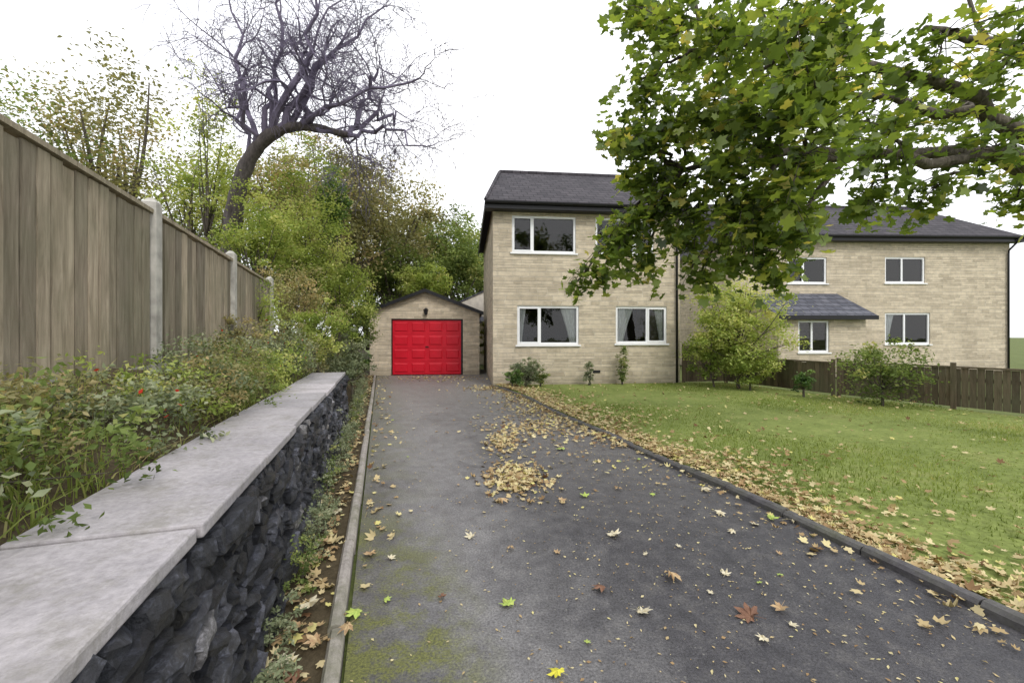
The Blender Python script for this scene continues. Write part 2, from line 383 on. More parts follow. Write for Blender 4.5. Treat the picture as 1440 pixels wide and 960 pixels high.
# ---------------------------------------------------------------- ground, drive, lawn, bank
mb=MB(); mb.add([[-300,-100,-.06],[300,-100,-.06],[300,500,-.06],[-300,500,-.06]],[(0,1,2,3)]); tag(mb.obj('ground',M_GRND),kind='structure')
right_edge=[(4.6,-4),(3.3,-.6),(2.75,1.3),(2.48,2.3),(2.26,3.175),(2.09,3.8),(1.72,4.92),(1.356,6.26),(.89,7.63),(.326,9.78),(-.2,11.2),(-.52,12.0)]
def smooth_poly(p,n=6):
    p=np.array(p,float); out=[]
    for i in range(len(p)-1):
        a=p[max(i-1,0)];b=p[i];c=p[i+1];d=p[min(i+2,len(p)-1)]
        for k in range(n):
            t=k/n; out.append(.5*((2*b)+(-a+c)*t+(2*a-5*b+4*c-d)*t*t+(-a+3*b-3*c+d)*t**3))
    out.append(p[-1]); return np.array(out)
RE=smooth_poly(right_edge)
dl=[D(18.4,-.15)[:2],D(-6,-.15)[:2]]
drive_poly=[tuple(x) for x in dl]+[tuple(x) for x in RE]+[(-.9,18.2)]
mb=MB(); mb.add([[x,y,0] for x,y in drive_poly],[tuple(range(len(drive_poly)))]); tag(mb.obj('driveway',M_TAR),kind='structure')
lawn_poly=[tuple(x) for x in RE]+[(-.5,12.1),(4.95,12.75),(6.4,13.0),(7.6,10.3),(10.5,5.0),(14,-1),(14,-4)]
def lawn_h(x,y): return .03+.02*np.sin(x*1.3+y*.7)+.015*np.sin(y*1.9-x*.4)
mb=MB(); mb.add([[x,y,float(lawn_h(x,y))] for x,y in lawn_poly],[tuple(range(len(lawn_poly)))])
lw=mb.obj('lawn',M_LAWN); tag(lw,kind='structure')
def pl(n,poly):
    P_=np.array(poly); lo=P_.min(0); hi=P_.max(0); out=np.zeros((0,2))
    while len(out)<n:
        q=rng.uniform(lo,hi,(n,2)); q=q[in_poly(q[:,0],q[:,1],poly)]; out=np.vstack([out,q])
    return out[:n]
def grass(name,xy,z,h,wd,mat,lean=.5,tone=None,parent=None,loc=None):
    n=len(xy); a=rng.uniform(0,2*math.pi,n); hh=h*rng.uniform(.5,1.3,n); w2=wd*rng.uniform(.6,1.3,n)
    b=rng.uniform(0,2*math.pi,n); ln=hh*np.abs(rng.normal(0,lean,n))
    base=np.column_stack([xy,z]); sx=np.column_stack([np.cos(a)*w2,np.sin(a)*w2,np.zeros(n)])
    lv=np.column_stack([np.cos(b)*ln,np.sin(b)*ln,np.zeros(n)])
    up=np.column_stack([np.zeros(n),np.zeros(n),hh])
    mid=base+up*.55+lv*.3
    V=np.stack([base-sx,base+sx,mid+sx*.8,mid-sx*.8,base+up+lv],1)
    T=np.array([[0,1,2],[0,2,3],[3,2,4]])
    idx=(np.arange(n)*5)[:,None,None]+T[None]
    if tone is None: tone=rng.uniform(0,1,n)
    return fast_mesh(name,V.reshape(-1,3),idx.reshape(-1,3),np.repeat(np.clip(tone,0,1),5),mat,parent,loc)
xy=pl(125000,lawn_poly); keep=(xy[:,1]>1.5)&(xy[:,0]<11); xy=xy[keep]
pat=.45+.28*np.sin(xy[:,0]*2.1+1.3*np.sin(xy[:,1]*1.1))*np.sin(xy[:,1]*1.7)+.2*np.sin(xy[:,0]*.8+2)
tag(grass('lawn_grass',xy,lawn_h(xy[:,0],xy[:,1])-.02,.040,.004,M_GRASS,.7,pat*.75+rng.uniform(-.1,.45,len(xy))),kind='stuff')

ts=np.linspace(-8,30,120); Ls=np.array([-.5,-.7,-.9,-1.05,-1.3,-1.7,-2.3,-3.5,-6,-12,-25])
V=[];Fc=[]
for t in ts:
    k=np.clip((t-6.9)/.6,0,1)
    a=np.array([.70,.74,.78,.80,.98,1.2,1.3,1.4,1.5,1.6,1.6]); b=np.array([-.05,.15,.35,.5,.75,1.1,1.3,1.5,1.7,1.9,2])
    zz=a*(1-k)+b*k
    if t>20: zz=zz*.9
    for Lx,z in zip(Ls,zz):
        V.append(D(t,Lx-(.12 if Lx==-.5 else 0),z+(.04*math.sin(t*3+Lx*5) if Lx<-1.1 else 0)))
m=len(Ls)
for i in range(len(ts)-1):
    for j in range(m-1): Fc.append((i*m+j,(i+1)*m+j,(i+1)*m+j+1,i*m+j+1))
mb=MB(); mb.add(V,Fc); tag(mb.obj('bank_terrain',M_SOIL,smooth=True),kind='structure')
mb=MB(); mb.add([D(-6,-.62,.012),D(-6,-.2,.012),D(18,-.2,.012),D(18,-.62,.012)],[(0,1,2,3)]); tag(mb.obj('soil_strip_ground',M_SOIL),kind='structure')

def edging(name,pts,wd,h,mat,label,seg):
    mb=MB(); pts=np.array(pts); d=np.r_[0,np.cumsum(np.linalg.norm(np.diff(pts,axis=0),axis=1))]
    s=0
    while s<d[-1]-seg:
        a=np.array([np.interp(s+.006,d,pts[:,i]) for i in (0,1)]); b=np.array([np.interp(s+seg-.006,d,pts[:,i]) for i in (0,1)])
        dd=b-a; ln=np.linalg.norm(dd); dd/=ln; R=np.array([[dd[0],-dd[1],0],[dd[1],dd[0],0],[0,0,1]])
        hz=h+random.uniform(-.009,.009); off=random.uniform(-.006,.006)
        prof=[(-wd/2,-.05),(-wd/2,hz*.6),(-wd*.3,hz*.95),(0,hz),(wd*.3,hz*.95),(wd/2,hz*.6),(wd/2,-.05)]
        Vv=[]
        for x in (0,ln):
            for (y,z) in prof: Vv.append(R@np.array([x,y+off,z])+np.array([a[0],a[1],0]))
        k=len(prof); Fq=[(i,i+1,k+i+1,k+i) for i in range(k-1)]+[tuple(range(k))[::-1],tuple(range(k,2*k))]
        mb.add(Vv,Fq); s+=seg
    o=mb.obj(name,mat); tag(o,label,'kerb'); return o
def kerb_mat(name,c,moss):
    m,nt,out=new_mat(name); co_=objco(nt); n=noise(nt,co_,14,6,.75); n2=noise(nt,co_,1.8,6,.75)
    cc=ramp(nt,n,[(.3,tuple(x*.6 for x in c)),(.7,tuple(x*1.35 for x in c))]).outputs[0]
    cc=mixc(nt,math_(nt,'MULTIPLY',ramp(nt,n2,[(.45,(0,0,0)),(.65,(1,1,1))]).outputs[0],moss),cc,(.14,.15,.07))
    princ(nt,out,cc,.85,n,.6,.015,.3); return m
M_KERBL=kerb_mat('pale_kerb_concrete',(.34,.31,.285),.6)
M_KERBD=kerb_mat('dark_kerb_concrete',(.10,.095,.10),.35)
edging('kerb_edging',[D(-5,-.205)[:2],D(16.4,-.205)[:2]],.07,.06,M_KERBL,'pale concrete edging beside the stone retaining wall',.9)
edging('kerb_edging',RE,.095,.06,M_KERBD,'dark rounded kerb curving between driveway and lawn',.6)

# ---------------------------------------------------------------- retaining wall
wall=empty('stone_retaining_wall',D(3,-.8,0),'dark rubble stone retaining wall with pale flagstone coping','wall')
wl=np.array(wall.location)
mb=MB()
bm=bmesh.new(); bmesh.ops.create_cube(bm,size=1); bmesh.ops.subdivide_edges(bm,edges=bm.edges[:],cuts=2,use_grid_fill=True)
CV=np.array([v.co[:] for v in bm.verts]); CF=[tuple(v.index for v in f.verts) for f in bm.faces]; bm.free()
nrm=np.linalg.norm(CV,axis=1)[:,None]; CVr=CV*.66+CV/nrm*.5*.40
def stone(t,Lc,z,lt,ld,h):
    V=CVr*np.array([ld,lt,h])*1.12+rng.normal(0,.09,CV.shape)*np.array([ld*.35,lt*.8,h])
    a=rng.normal(0,.20); c,s=math.cos(a),math.sin(a); V=V@np.array([[1,0,0],[0,c,-s],[0,s,c]]).T
    a=rng.normal(0,.16); c,s=math.cos(a),math.sin(a); V=V@np.array([[c,-s,0],[s,c,0],[0,0,1]]).T
    W=np.zeros_like(V); W[:,0]=rd[0]*(V[:,0]+Lc)+fd[0]*(V[:,1]+t); W[:,1]=rd[1]*(V[:,0]+Lc)+fd[1]*(V[:,1]+t); W[:,2]=V[:,2]+z
    mb.add(W,CF,rng.beta(1.2,1.7))
z=0.0
while z<.79:
    h=random.uniform(.038,.085); t=-1.0+random.uniform(0,.1)
    while t<7.1:
        lt=random.uniform(.06,.21)
        hh=h*random.uniform(.75,1.25)
        stone(t+lt/2,-.61-.02*(z/.8)+rng.normal(0,.018),min(z+h/2+rng.normal(0,.010),.80-hh*.4),lt,.20,hh); t+=lt*.93
    z+=h*.88
mb.obj('stonework',M_SLATEW,wall).location=tuple(-wl)
mb=MB()
c0=[D(-6,-.67),D(7.15,-.67),D(7.15,-.98),D(-6,-.98)]
mb.add([[*c[:2],-.05] for c in c0]+[[*c[:2],.82] for c in c0],[(0,1,5,4),(1,2,6,5),(2,3,7,6),(3,0,4,7),(4,5,6,7)],.05)
mb.obj('core',M_SLATEW,wall).location=tuple(-wl)
mb=MB(); t=-6.0
while t<7.1:
    ln=random.uniform(.6,.9); ln=min(ln,7.22-t)
    o=D(t,0,0); dz=random.uniform(-.005,.005); e=random.uniform(-.01,.01)
    R=np.array([[rd[0],fd[0],0],[rd[1],fd[1],0],[0,0,1]])
    mb.box((-1.01+e,.004,.826+dz),(-.528+e,ln-.009,.872+dz),R,o,random.random())
    t+=ln
cp=mb.obj('coping',M_COPE,wall,bevel=.008); cp.location=tuple(-wl)

# ---------------------------------------------------------------- left timber fence
def fence(t0,n,sp,Lf,ztop0,slope,zbase):
    e=empty('timber_fence',D(t0,Lf,zbase),'weathered vertical board fence with pale concrete posts','fence')
    el_=np.array(e.location); R=np.array([[fd[0],-rd[0],0],[fd[1],-rd[1],0],[0,0,1]])
    for i in range(n+1):
        t=t0+i*sp; zt=ztop0-slope*(t-t0); o=D(t,Lf,0)
        mb=MB(); mb.box((-.05,-.05,zbase-.3),(.05,.05,zt),R,o)
        mb.add([(R@np.array(q))+o for q in [(-.05,-.05,zt),(.05,-.05,zt),(.05,.05,zt),(-.05,.05,zt),(-.02,-.02,zt+.04),(.02,-.02,zt+.04),(.02,.02,zt+.04),(-.02,.02,zt+.04)]],[(0,1,5,4),(1,2,6,5),(2,3,7,6),(3,0,4,7),(4,5,6,7)])
        p=mb.obj('post',M_CONC,e,bevel=.005); p.location=tuple(-el_)
        if i<n:
            mb=MB(); x=.055
            while x<sp-.06:
                wdt=min(random.uniform(.095,.12),sp-.055-x); zz=zt-.10-slope*x+random.uniform(-.012,.008); oo=random.uniform(-.007,.007)
                mb.box((x,-.014+oo,zbase+.02),(x+wdt-random.uniform(.006,.014),.004+oo,zz),R,o,random.random()); x+=wdt
            for hz in (.25,.62,.95):
                zc=zbase+hz; mb.box((.052,.012,zc),(sp-.052,.05,zc+.07),R,o)
            za,zb=zt-.085,zt-.085-slope*sp
            mb.add([R@np.array(q)+o for q in [(.052,-.035,za),(sp-.052,-.035,zb),(sp-.052,.035,zb),(.052,.035,za),(.052,-.035,za+.03),(sp-.052,-.035,zb+.03),(sp-.052,.035,zb+.03),(.052,.035,za+.03)]],[(0,3,2,1),(4,5,6,7),(0,1,5,4),(1,2,6,5),(2,3,7,6),(3,0,4,7)],.8)
            p=mb.obj('panel',M_WOOD,e); p.location=tuple(-el_)
            mb=MB(); mb.box((.052,-.02,zbase-.25),(sp-.052,.02,zbase+.015),R,o)
            p=mb.obj('gravel_board',M_CONC,e); p.location=tuple(-el_)
fence(5.81-1.83*4,5,1.83,-1.7,2.66,.035,1.2)

# ---------------------------------------------------------------- buildings
def wall_holes(mb,x0,x1,z0,z1,holes,y=0,rev=.13):
    xs=sorted({x0,x1}|{h[0] for h in holes}|{h[1] for h in holes}); zs=sorted({z0,z1}|{h[2] for h in holes}|{h[3] for h in holes})
    for i in range(len(xs)-1):
        for j in range(len(zs)-1):
            cx=(xs[i]+xs[i+1])/2; cz=(zs[j]+zs[j+1])/2
            if any(h[0]<cx<h[1] and h[2]<cz<h[3] for h in holes): continue
            mb.add([[xs[i],y,zs[j]],[xs[i+1],y,zs[j]],[xs[i+1],y,zs[j+1]],[xs[i],y,zs[j+1]]],[(0,1,2,3)])
    for (a,b,c,d) in holes:
        Q=[[a,y,c],[b,y,c],[b,y,d],[a,y,d],[a,y+rev,c],[b,y+rev,c],[b,y+rev,d],[a,y+rev,d]]
        mb.add(Q,[(0,4,5,1),(1,5,6,2),(2,6,7,3),(3,7,4,0)])
def window(parent,a,b,c,d,mull,y=0,curtain=None,sidecase=None):
    g=MB(); g.add([[a+.02,y+.075,c+.02],[b-.02,y+.075,c+.02],[b-.02,y+.075,d-.02],[a+.02,y+.075,d-.02]],[(0,1,2,3)])
    wn=g.obj('window',M_GLASS,parent)
    fw=.065; f=MB(); y0,y1=y+.035,y+.105
    f.box((a,y0,c),(a+fw,y1,d)); f.box((b-fw,y0,c),(b,y1,d)); f.box((a+fw,y0,c),(b-fw,y1,c+fw)); f.box((a+fw,y0,d-fw),(b-fw,y1,d))
    for m_ in mull: f.box((m_-fw/2,y0,c+fw),(m_+fw/2,y1,d-fw))
    if sidecase:
        p,q=sidecase; w_=.045; yy0,yy1=y0-.012,y0-.002
        f.box((p,yy0,c+.04),(p+w_,yy1,d-.04)); f.box((q-w_,yy0,c+.04),(q,yy1,d-.04)); f.box((p+w_,yy0,c+.04),(q-w_,yy1,c+.04+w_)); f.box((p+w_,yy0,d-.04-w_),(q-w_,yy1,d-.04))
    f.obj('frame',M_UPVC,wn,bevel=.004)
    s=MB(); s.box((a-.05,y-.05,c-.045),(b+.05,y+.034,c-.002)); s.obj('sill',M_UPVC,wn,bevel=.004)
    if curtain:
        for (xa,xb,tie) in curtain:
            cm=MB(); nx=26; nz=10; Vv=[]
            for j in range(nz+1):
                v=j/nz; z_=c+.01+(d-c-.02)*v
                kx=.38+.62*v**1.3
                for i in range(nx+1):
                    u=i/nx; x=xa+(xb-xa)*u*kx if tie>0 else xb-(xb-xa)*u*kx
                    Vv.append([x,y+.145+.022*math.sin(u*26),z_])
            Fq=[(j*(nx+1)+i,j*(nx+1)+i+1,(j+1)*(nx+1)+i+1,(j+1)*(nx+1)+i) for j in range(nz) for i in range(nx)]
            cm.add(Vv,Fq); cm.obj('curtain',M_CURT,wn,smooth=True)
    return wn
def shell(mb,W,Dp,H):
    mb.add([[0,0,0],[0,Dp,0],[0,Dp,H],[0,0,H]],[(0,3,2,1)]); mb.add([[W,0,0],[W,Dp,0],[W,Dp,H],[W,0,H]],[(0,1,2,3)])
    mb.add([[0,Dp,0],[W,Dp,0],[W,Dp,H],[0,Dp,H]],[(0,3,2,1)])
def house(name,loc,rot,W,Dp,H,ridge,hip,label,wins):
    e=empty(name,loc,label,'house',rot=rot)
    mb=MB(); shell(mb,W,Dp,H); wall_holes(mb,0,W,-.1,H,[w_[:4] for w_ in wins]); mb.obj('wall',M_STONE,e)
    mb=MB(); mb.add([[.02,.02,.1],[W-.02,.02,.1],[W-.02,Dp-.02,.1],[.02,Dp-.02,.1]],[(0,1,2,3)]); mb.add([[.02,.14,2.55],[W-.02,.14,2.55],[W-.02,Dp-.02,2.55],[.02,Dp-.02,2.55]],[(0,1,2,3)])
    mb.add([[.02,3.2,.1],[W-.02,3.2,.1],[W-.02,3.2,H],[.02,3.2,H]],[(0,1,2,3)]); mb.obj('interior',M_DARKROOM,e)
    oh=.3; sx=.22; z0=H+.02; my=Dp/2; th=.07
    mb=MB(); A=[-sx,-oh,z0];B=[W+sx,-oh,z0];C=[W+sx,Dp+oh,z0];E_=[-sx,Dp+oh,z0];Rl=[hip,my,ridge];Rr=[W-hip,my,ridge]
    top=[[p[0],p[1],p[2]+th] for p in (A,B,C,E_)]
    mb.add([*top,Rl,Rr],[(0,1,5,4),(1,2,5),(2,3,4,5),(3,0,4)]); mb.add([A,B,C,E_]+top,[(0,3,2,1),(0,1,5,4),(1,2,6,5),(2,3,7,6),(3,0,4,7)])
    mb.obj('roof',M_ROOF,e)
    mb=MB(); mb.tube([Rl,Rr],[.09,.09],8)
    mb.tube([np.array(top[0]),np.array(Rl)],[.05,.07],6); mb.obj('ridge_tiles',M_ROOF,e)
    mb=MB(); mb.box((-sx,-oh-.025,z0-.17),(W+sx,-oh-.002,z0+.05)); mb.box((-sx-.022,-oh,z0-.17),(-sx-.002,Dp+oh,z0+.05)); mb.box((-sx,-oh,z0-.175),(W+sx,-.003,z0-.155)); mb.obj('fascia',M_BLACK,e)
    mb=MB(); n=8; pr=[(-oh-.085+.055*math.cos(a),z0+.0+.055*math.sin(a)) for a in np.linspace(math.pi,2*math.pi,n)]
    Vv=[[x,y,z] for x in (-sx-.02,W+sx+.02) for (y,z) in pr]; mb.add(Vv,[(i,i+1,n+i+1,n+i) for i in range(n-1)])
    mb.box((-sx-.03,-oh-.14,z0-.055),(-sx-.02,-oh-.03,z0+.0)); mb.obj('gutter',M_BLACK,e)
    mb=MB(); xp=W-.12; mb.tube([[xp,-oh-.08,z0-.04],[xp,-oh-.06,z0-.16],[xp,-.07,z0-.45],[xp,-.06,z0-.6],[xp,-.06,.05]],[.034]*5,8); mb.obj('downpipe',M_BLACK,e,smooth=True)
    for w_ in wins: window(e,*w_[:4],w_[4],curtain=w_[5],sidecase=w_[6])
    return e
yaw=math.radians(6)
H1=house('stone_house',(-.54,12.08,0),yaw,5.55,6.8,5.10,7.36,.45,'two storey pale stone house with dark tiled roof and white windows',[
 (.54,2.40,3.80,4.86,[1.14],None,(.57,1.12)),
 (2.98,4.75,3.80,4.86,[4.15],None,(4.17,4.72)),
 (.69,2.49,1.17,2.29,[1.35],[(1.95,2.43,-1),(.76,.98,1)],(.72,1.33)),
 (3.59,5.15,1.20,2.29,[4.55],[(3.66,4.2,1),(4.8,5.09,-1)],(4.57,5.12))])
mb=MB(); mb.box((2.9,-.012,.35),(3.12,.01,.43)); mb.obj('air_brick',M_BLACK,H1)

H2=house('stone_house',(8.35,16.2,0),math.radians(2),11,7,5.15,7.4,.3,'pale stone neighbouring house with slate porch and white windows',[
 (2.15,3.7,3.42,4.42,[2.8],None,(2.18,2.78)),(6.0,7.6,3.45,4.45,[6.7],None,None),(6.0,7.8,1.1,2.3,[6.8],[(6.1,6.5,1)],None)])
pc=MB(); wall_holes(pc,.8,3.9,0,2.05,[(1.5,2.6,.85,1.95)],y=-1.5); pc.add([[.8,-1.5,0],[.8,-.003,0],[.8,-.003,2.7],[.8,-1.5,2.05]],[(0,3,2,1)]); pc.add([[3.9,-1.5,0],[3.9,-.003,0],[3.9,-.003,2.7],[3.9,-1.5,2.05]],[(0,1,2,3)])
porch=pc.obj('porch',M_STONE,H2)
r=MB(); r.add([[.6,-1.75,2.05],[4.1,-1.75,2.05],[4.1,-.004,2.95],[.6,-.004,2.95],[.6,-1.75,2.13],[4.1,-1.75,2.13],[4.1,-.004,3.03],[.6,-.004,3.03]],[(0,3,2,1),(4,5,6,7),(0,1,5,4),(1,2,6,5),(3,0,4,7)]); r.obj('porch_roof',M_SLATE,porch)
r=MB(); r.box((.58,-1.78,1.98),(4.12,-1.755,2.12)); r.obj('porch_fascia',M_BLACK,porch)
window(porch,1.5,2.6,.85,1.95,[2.0],y=-1.5)

def garage():
    loc=(-5.1,15.3,0); e=empty('garage',loc,'stone garage with gabled roof and red panelled door','garage',rot=yaw)
    W=3.92; Dp=4.6; He=2.28; Ap=3.05
    d0,d1,dz=.75,3.32,2.04
    mb=MB(); mb.add([[0,0,0],[0,Dp,0],[0,Dp,He],[0,0,He]],[(0,3,2,1)]); mb.add([[W,0,0],[W,Dp,0],[W,Dp,He],[W,0,He]],[(0,1,2,3)])
    mb.add([[0,Dp,0],[W,Dp,0],[W,Dp,He],[W/2,Dp,Ap],[0,Dp,He]],[(0,1,2,3,4)])
    wall_holes(mb,0,W,0,He,[(d0,d1,0,dz)],rev=.16)
    mb.add([[0,0,He],[W,0,He],[W/2,0,Ap]],[(0,1,2)])
    mb.obj('wall',M_STONE2,e)
    mb=MB(); ov=.14; k=(Ap-He)/(W/2); th=.07; yf=-.16; yb=Dp+.1
    for s in (0,1):
        xe=-ov if s==0 else W+ov; ze=He-ov*k
        b=[[xe,yf,ze+.01],[W/2,yf,Ap+.01],[W/2,yb,Ap+.01],[xe,yb,ze+.01]]
        t_=[[p[0],p[1],p[2]+th] for p in b]; mb.add(b+t_,[(0,1,2,3),(4,7,6,5),(0,4,5,1),(2,6,7,3),(3,7,4,0)])
    mb.obj('roof',M_ROOF2,e)
    mb=MB()
    for s in (0,1):
        xe=-ov-.01 if s==0 else W+ov+.01; ze=He-ov*k
        mb.add([[xe,yf-.022,ze-.05],[W/2,yf-.022,Ap-.05],[W/2,yf-.022,Ap+.07],[xe,yf-.022,ze+.07],[xe,yf-.003,ze-.05],[W/2,yf-.003,Ap-.05],[W/2,yf-.003,Ap+.07],[xe,yf-.003,ze+.07]],[(0,1,2,3),(4,7,6,5),(0,4,5,1),(3,2,6,7),(0,3,7,4)])
    mb.obj('verge_board',M_BLACK,e)
    mb=MB(); mb.box((d0,.05,0),(d0+.035,.13,dz)); mb.box((d1-.07,.03,0),(d1,.13,dz)); mb.box((d0+.035,.05,dz-.045),(d1-.07,.13,dz)); mb.obj('door_frame',M_BLACK,e)
    mb=MB(); x0,x1,z0,z1=d0+.037,d1-.072,.02,dz-.047; y=.075
    mb.box((x0,y,z0),(x1,y+.04,z1))
    nr,nc=4,4; ph=(z1-z0)/nr; pw=(x1-x0)/nc
    for i in range(nc):
        for j in range(nr):
            a,b=x0+i*pw+.07,x0+(i+1)*pw-.07; c,d=z0+j*ph+.085,z0+(j+1)*ph-.085
            q=[[a,y-.001,c],[b,y-.001,c],[b,y-.001,d],[a,y-.001,d],[a+.03,y-.020,c+.03],[b-.03,y-.020,c+.03],[b-.03,y-.020,d-.03],[a+.03,y-.020,d-.03]]
            mb.add(q,[(0,1,5,4),(1,2,6,5),(2,3,7,6),(3,0,4,7),(4,5,6,7)])
    for j in range(1,nr): mb.box((x0,y-.006,z0+j*ph-.008),(x1,y-.0005,z0+j*ph+.008))
    dr=mb.obj('door',M_RED,e)
    mb=MB(); hx=(x0+x1)/2; mb.box((hx-.06,y-.04,z0+.99),(hx+.06,y-.012,z0+1.02)); mb.tube([[hx,y-.0,z0+1.005],[hx,y-.03,z0+1.005]],[.02,.02],8); mb.obj('handle',M_BLACK,dr)
    mb=MB(); lx=W/2+.03; mb.box((lx-.05,-.02,2.22),(lx+.05,-.002,2.42)); mb.tube([[lx,-.02,2.38],[lx,-.08,2.44],[lx,-.14,2.40]],[.012]*3,6)
    mb.tube([[lx,-.14,2.17],[lx,-.14,2.19],[lx,-.14,2.33],[lx,-.14,2.36],[lx,-.14,2.42]],[.03,.05,.08,.10,.01],6); mb.obj('lantern',M_BLACK,e)
garage()
def outb():
    e=empty('outbuilding',(-3.05,21.2,0),'pale rendered outbuilding with grey tiled gable roof','outbuilding',rot=math.radians(3))
    M=simple('pale_render',(.68,.63,.56),.9,5,.15,.2)
    W,He,Ap,Dp=3.4,2.85,3.62,5
    mb=MB(); mb.add([[0,0,0],[W,0,0],[W,0,He],[W/2,0,Ap],[0,0,He]],[(0,1,2,3,4)]); mb.add([[0,0,0],[0,Dp,0],[0,Dp,He],[0,0,He]],[(0,3,2,1)]); mb.add([[W,0,0],[W,Dp,0],[W,Dp,He],[W,0,He]],[(0,1,2,3)]); mb.obj('wall',M,e)
    mb=MB(); k=(Ap-He)/(W/2)
    for s in (0,1):
        xe=-.15 if s==0 else W+.15; ze=He-.15*k
        b=[[xe,-.06,ze+.01],[W/2,-.06,Ap+.01],[W/2,Dp,Ap+.01],[xe,Dp,ze+.01]]; t_=[[p[0],p[1],p[2]+.07] for p in b]; mb.add(b+t_,[(0,1,2,3),(4,7,6,5),(0,4,5,1),(3,7,4,0)])
    mb.obj('roof',M_SLATE,e)
    mb=MB(); mb.add([[.2,-1.6,2.0],[2.3,-1.6,2.0],[2.3,-.003,2.25],[.2,-.003,2.25],[.2,-1.6,2.1],[2.3,-1.6,2.1],[2.3,-.003,2.37],[.2,-.003,2.37]],[(0,3,2,1),(4,5,6,7),(0,1,5,4),(1,2,6,5),(3,0,4,7)]); mb.obj('lean_to_roof',M_SLATE,e)
    for x in (.25,2.1):
        mb=MB(); mb.box((x,-1.5,.0),(x+.1,-1.4,2.0)); mb.obj('post',M_WOOD2,e)
outb()

def picket(a,b,h,label,mat):
    a=np.array([*a,0.]);b=np.array([*b,0.]); d=b-a; ln=np.linalg.norm(d); d/=ln
    e=empty('boundary_fence',a,label,'fence'); R=np.array([[d[0],-d[1],0],[d[1],d[0],0],[0,0,1]])
    mb=MB(); x=0
    while x<ln: mb.box((x,-.01+random.uniform(-.004,.004),.05),(min(x+.10,ln),.01,h-.05+random.uniform(-.01,.01)),R,None,random.random()); x+=.108
    mb.box((0,-.03,h-.045),(ln,.03,h-.01),R); mb.box((0,.012,.2),(ln,.05,.28),R); mb.box((0,.012,h*.65),(ln,.05,h*.65+.07),R)
    mb.obj('boards',mat,e)
    k=max(1,int(ln/1.8))
    for i in range(k+1):
        mb=MB(); x=ln*i/k; mb.box((x-.04,-.05,-.05),(x+.04,-.011,h+.06),R); mb.obj('post',mat,e)
picket((5.15,12.85),(6.5,13.0),1.15,'dark brown board fence joining the stone house',M_WOOD2)
picket((6.55,13.0),(7.7,10.2),.82,'low brown board fence beside the lawn',M_WOOD2)
picket((7.75,10.1),(10.6,5.0),.85,'low brown board fence beside the lawn',M_WOOD2)

# ---------------------------------------------------------------- vegetation
def plant(name,base,cc,cr,ncl,per,lsize,mat,label,cat,trunk=.12,bark_=M_BARK,tilt=.9,shape='quad',clr=.28,tmean=.5,group=None,flowers=0,loose=0.0):
    base=np.array(base,float); cc=np.array(cc,float); cr=np.array(cr,float)
    e=empty(name,base,label,cat,group)
    cl=sphere_pts(ncl,.45)*cr*(rng.uniform(.75,1.15+loose,(ncl,1)))+cc
    cl=cl[cl[:,2]>base[2]-.05]
    mb=MB(); fork=base+(cc-base)*.45; fork[:2]+=rng.normal(0,.1,2)*cr[:2]
    mid=(base+fork)/2+np.array([rng.normal(0,.08),rng.normal(0,.08),0])*cr
    mb.tube(bez(base-[0,0,.1],mid,fork,6),np.linspace(trunk,trunk*.7,6),8)
    for c in cl[:max(8,ncl//4)]:
        m_=(fork+c)/2+rng.normal(0,.12,3)*cr; mb.tube(bez(fork,m_,c,6),np.linspace(trunk*.5,trunk*.07,6),5)
    mb.obj('trunk' if cat=='tree' else 'stem',bark_,e,smooth=True).location=tuple(-base)
    rad=np.mean(cr)*clr
    cs=rng.uniform(.5,1.3,len(cl))
    C=np.repeat(cl,per,0); n=len(C); off=rng.normal(0,.55,(n,3))*rad*np.repeat(cs,per)[:,None]; off[:,2]*=.7
    C=C+off; tn=np.repeat(np.clip(rng.normal(tmean,.2,len(cl)),0,1),per)+rng.normal(0,.13,n)
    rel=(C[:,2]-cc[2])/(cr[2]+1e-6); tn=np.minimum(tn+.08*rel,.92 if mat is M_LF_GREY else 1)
    if flowers: tn[rng.choice(n,flowers,replace=False)]=1
    k=C[:,2]>base[2]-.05
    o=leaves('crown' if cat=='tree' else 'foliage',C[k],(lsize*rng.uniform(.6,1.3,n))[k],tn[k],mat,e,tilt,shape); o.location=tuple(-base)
    return e
def ptree(u,v,Y,rpx,rz,base_z,mat,ncl,per,ls,label,**kw):
    c=P(u,v,Y); r=rpx/F*Y; rzz=rz/F*Y
    return plant(kw.pop('name','autumn_tree'),(c[0],c[1],base_z),c,(r,r*.8,rzz),ncl,per,ls,mat,label,'tree',**kw)
ptree(545,325,21,80,90,1.0,M_LF_OLIVE,120,120,.17,'olive and brown autumn tree behind the garage',trunk=.25,tmean=.5)
ptree(480,300,17,80,105,1.3,M_LF_OLIVE,130,120,.14,'dense olive green tree on the bank',trunk=.22,tmean=.45)
ptree(615,350,26,68,75,.5,M_LF_MID,110,120,.19,'green tree beyond the garage roof',trunk=.25,tmean=.62)
ptree(668,370,30,45,58,.3,M_LF_MID,80,100,.21,'dark green tree behind the outbuilding',trunk=.25,tmean=.5)
ptree(560,385,19.8,65,50,.8,M_LF_MID,90,120,.13,'leafy green tree close behind the garage',trunk=.2,tmean=.45)
ptree(520,420,22,45,50,.8,M_LF_MID,60,110,.15,'shady green tree behind the garage',trunk=.2,tmean=.35)
ptree(640,390,25,60,40,.3,M_LF_MID,70,110,.17,'dark green tree behind the outbuilding',trunk=.2,tmean=.4)
ptree(740,400,34,80,60,.3,M_LF_OLIVE,50,80,.28,'olive tree beyond the house',trunk=.3)
ptree(400,290,14,75,90,1.4,M_LF_OLIVE,110,110,.11,'pale olive tree on the bank',trunk=.18,tmean=.6,loose=.2)
ptree(430,395,15,80,60,1.3,M_LF_MID,90,120,.12,'shady green tree on the bank',trunk=.18,tmean=.55)
